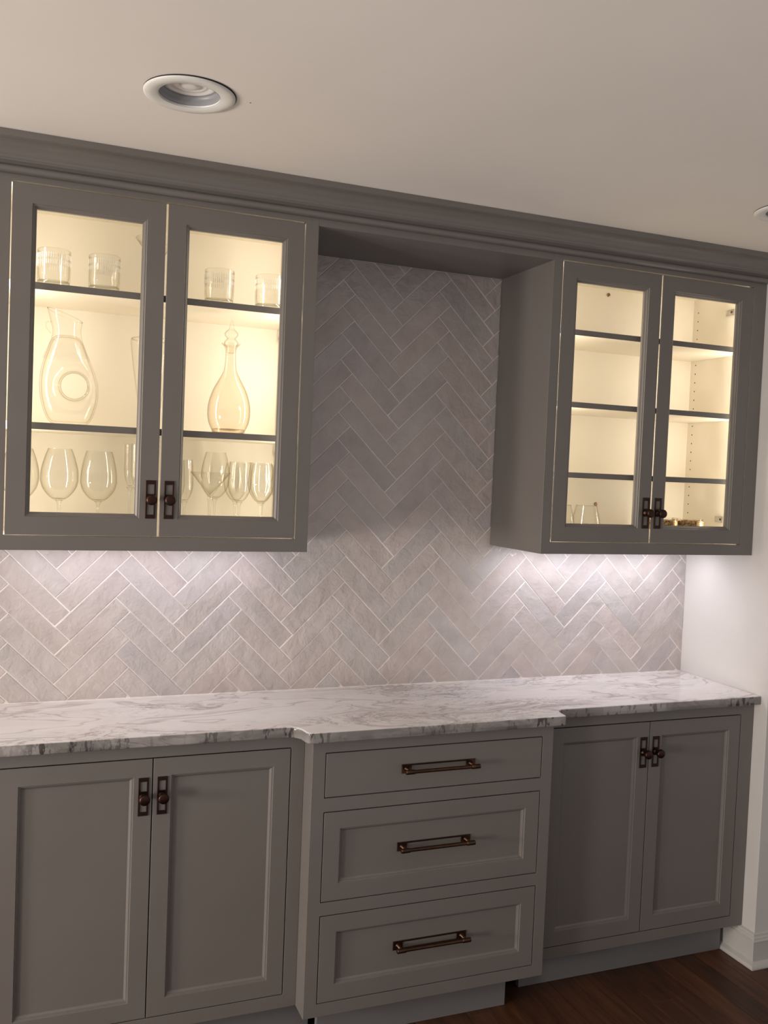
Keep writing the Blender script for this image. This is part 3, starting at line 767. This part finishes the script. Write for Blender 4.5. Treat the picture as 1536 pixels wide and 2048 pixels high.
# pierced decanter
def pierced_decanter():
    cy = -0.200
    t = empty('pierced_decanter', 'clear glass wine decanter with a round hole through its body', 'decanter', (0.468, cy, ZS2))
    # outline of body, anticlockwise, and hole; the body is a ring with an oval section
    Lp = [(0.423, 1.9400), (0.413, 1.905), (0.402, 1.875), (0.396, 1.847), (0.393, 1.814), (0.396, 1.778), (0.404, 1.746), (0.414, 1.722), (0.424, 1.7085)]
    Rp = [(0.5185, 1.7085), (0.531, 1.731), (0.540, 1.762), (0.5435, 1.785), (0.542, 1.818), (0.532, 1.852), (0.517, 1.886), (0.504, 1.918), (0.497, 1.9400)]
    out = Lp + [(0.45, 1.7080), (0.49, 1.7080)] + Rp + [(0.48, 1.944), (0.44, 1.944)]
    hx, hz, hr = 0.4810, 1.8110, 0.0335
    NA, NT = 72, 16
    def radius(a):
        dx, dz = math.cos(a), math.sin(a); best = None
        for i in range(len(out)):
            p, q = out[i], out[(i + 1) % len(out)]
            ex, ez = q[0] - p[0], q[1] - p[1]; den = dx * ez - dz * ex
            if abs(den) < 1e-9: continue
            tt = ((p[0] - hx) * ez - (p[1] - hz) * ex) / den; s = ((p[0] - hx) * dz - (p[1] - hz) * dx) / den
            if tt > 0 and -1e-6 <= s <= 1 + 1e-6: best = tt if best is None else max(best, tt)
        return best or 0.06
    rad = [radius(2 * math.pi * k / NA) for k in range(NA)]
    rad = [(rad[k - 1] + 2 * rad[k] + rad[(k + 1) % NA]) / 4 for k in range(NA)]
    for nm, e in (('body', 0.0), ('inner_wall', 0.0045)):
        vs_, fs = [], []
        for k in range(NA):
            a = 2 * math.pi * k / NA
            for j in range(NT):
                b = 2 * math.pi * j / NT
                mid = (rad[k] + hr) / 2; half = (rad[k] - hr) / 2 - e
                rr = mid - half * math.cos(b)
                dep = min(0.036, 0.020 + half * 0.45) - e * 0.7
                vs_.append((hx + rr * math.cos(a), cy + dep * math.sin(b), max(hz + rr * math.sin(a), ZS2 + 0.0004 + e * 1.6)))
        for k in range(NA):
            for j in range(NT):
                k2, j2 = (k + 1) % NA, (j + 1) % NT
                fs.append((k * NT + j, k2 * NT + j, k2 * NT + j2, k * NT + j2))
        part(mesh_from(nm, vs_, fs, M_glass, smooth=True), t)
    # neck with a slanting lip
    rings = [((0.400, 0.5205), 1.8800, 0.036, 0), ((0.411, 0.507), 1.9080, 0.034, 0), ((0.421, 0.4985), 1.9350, 0.031, 0), ((0.4235, 0.4955), 1.9560, 0.030, 0), ((0.418, 0.4965), 1.9720, 0.031, 0.35), ((0.4090, 0.4985), 1.9960, 0.033, 1.0)]
    rings = [(a[0], a[1], z, d_, s) for a, z, d_, s in rings]
    rs = spline(rings, 5); vs_, fs = [], []; n = 36
    for (xa, xb, z, d_, s) in rs:
        for k in range(n):
            q = 2 * math.pi * k / n; c_ = math.cos(q)
            vs_.append(((xa + xb) / 2 + (xb - xa) / 2 * c_, cy + d_ * math.sin(q), z - 0.016 * s * c_))
    for j in range(len(rs) - 1):
        for k in range(n):
            l = (k + 1) % n; fs.append((j * n + k, j * n + l, (j + 1) * n + l, (j + 1) * n + k))
    part(mesh_from('neck', vs_, fs, M_glass, smooth=True), t)
    tube('lip', [vs_[(len(rs) - 1) * n + k] for k in range(n)] + [vs_[(len(rs) - 1) * n]], 0.0010, M_glass_thick, t, 6)
    tube('hole_rim', [(hx + (hr + 0.0045) * math.cos(2 * math.pi * k / 36), cy + 0.010, hz + (hr + 0.0045) * math.sin(2 * math.pi * k / 36)) for k in range(37)], 0.0012, M_glass_thick, t, 6)
    tube('hole_rim', [(hx + (hr + 0.001) * math.cos(2 * math.pi * k / 36), cy - 0.006, hz + (hr + 0.001) * math.sin(2 * math.pi * k / 36)) for k in range(37)], 0.0014, M_glass_thick, t, 6)
    tube('handle', spline([(0.423, cy + 0.01, 1.976), (0.412, cy + 0.012, 1.978), (0.4065, cy + 0.012, 1.969), (0.410, cy + 0.012, 1.958), (0.4200, cy + 0.01, 1.9480)], 5), 0.0016, M_glass_thick, t, 8)
pierced_decanter()

# stoppered decanter
def stopper_decanter():
    x, y = 0.8900, -0.240
    t = empty('stoppered_decanter', 'pear-shaped decanter of pale amber glass with a pointed stopper', 'decanter', (x, y, ZS2))
    Z = lambda z: z - ZS2
    pr_ = spline([(0.0, 0.0015), (0.040, 0.0008), (0.0470, 0.010), (0.0560, Z(1.738)), (0.0592, Z(1.765)), (0.0560, Z(1.795)), (0.0450, Z(1.828)), (0.0290, Z(1.858)), (0.0185, Z(1.880)), (0.0150, Z(1.905)), (0.0142, Z(1.928)), (0.0165, Z(1.944)), (0.0268, Z(1.9560))], 5)
    pr_ = [(r, max(h, 0.0004)) for r, h in pr_]
    lathe('body', pr_, x, y, ZS2, M_amber, t, seg=44)
    lathe('thick_base', [(0.0, 0.0020), (0.040, 0.0016), (0.0462, 0.0105), (0.0400, 0.0120), (0.02, 0.0085), (0.0, 0.0080)], x, y, ZS2, M_amber, t, seg=44)
    s = spline([(0.0, Z(1.9300)), (0.0105, Z(1.9305)), (0.0125, Z(1.945)), (0.0185, Z(1.9520)), (0.0190, Z(1.9600)), (0.0130, Z(1.9680)), (0.0110, Z(1.9700)), (0.0175, Z(1.9770)), (0.0185, Z(1.9840)), (0.0130, Z(1.9915)), (0.0078, Z(1.9960)), (0.0050, Z(2.0080)), (0.0022, Z(2.0200)), (0.0, Z(2.0215))], 4)
    s = [(max(r, 0), h) for r, h in s]
    lathe('stopper', s, x, y, ZS2, M_glass_thick, t, seg=36)
stopper_decanter()
# tall carafe mostly behind the meeting stiles
t = empty('tall_carafe', 'tall tapering clear carafe, mostly behind the meeting door frames', 'carafe', (0.678, -0.200, ZS2))
lathe('body', spline([(0.0, 0.001), (0.022, 0.001), (0.0245, 0.012), (0.034, 0.090), (0.046, 0.170), (0.0540, 0.236), (0.0520, 0.2440)], 5), 0.678, -0.200, ZS2, M_glass, t, seg=44)
lathe('rim_band', [(0.0515, 0.2440), (0.0532, 0.2455), (0.0515, 0.2470), (0.0500, 0.2455), (0.0515, 0.2440)], 0.678, -0.200, ZS2, M_glass_thick, t, seg=44)

# right cabinet, bottom shelf
def stemless(x, y, label):
    t = empty('stemless_glass', label, 'glass', (x, y, ZS0), 'stemless glasses in the right cabinet')
    p = spline([(0.0, 0.001), (0.022, 0.001), (0.036, 0.016), (0.0465, 0.042), (0.0460, 0.062), (0.0400, 0.090), (0.0345, 0.1130)], 5)
    lathe('bowl', p + [(max(r - 0.0011, 0), h + (0.0 if i > 25 else 0.001)) for i, (r, h) in enumerate(p)][::-1], x, y, ZS0, M_glass, t, seg=40)
    lathe('rim_band', [(0.0345, 0.1130), (0.0353, 0.1136), (0.0345, 0.1142), (0.0337, 0.1136), (0.0345, 0.1130)], x, y, ZS0, M_glass_thick, t, seg=40)
stemless(2.1080, -0.200, 'clear stemless glass at the bottom left of the right cabinet')
stemless(2.0080, -0.200, 'clear stemless glass almost hidden by the left door frame of the right cabinet')
def gold_tumbler(x, y, label):
    t = empty('gold_tumbler', label, 'glass', (x, y, ZS0), 'gold-patterned tumblers in the right cabinet')
    r, h = 0.0530, 0.0800
    lathe('glass_wall', [(0, 0.001), (r * 0.86, 0.001), (r * 0.9, 0.006), (r * 0.97, 0.05), (r, h - 0.001), (r - 0.0012, h), (r - 0.0024, h - 0.001), (r * 0.9 - 0.002, 0.010), (0, 0.009)], x, y, ZS0, M_glass, t, seg=48)
    lathe('gold_band', [(r * 0.985 + 0.0004, h - 0.040), (r + 0.0007, h - 0.0085), (r + 0.0012, h - 0.0070), (r + 0.0002, h - 0.0068)], x, y, ZS0, M_gold, t, seg=48)
gold_tumbler(2.4050, -0.215, 'gold-patterned tumbler beside the door knob, left of the pair')
gold_tumbler(2.5140, -0.215, 'gold-patterned tumbler, right of the pair and fully in view')
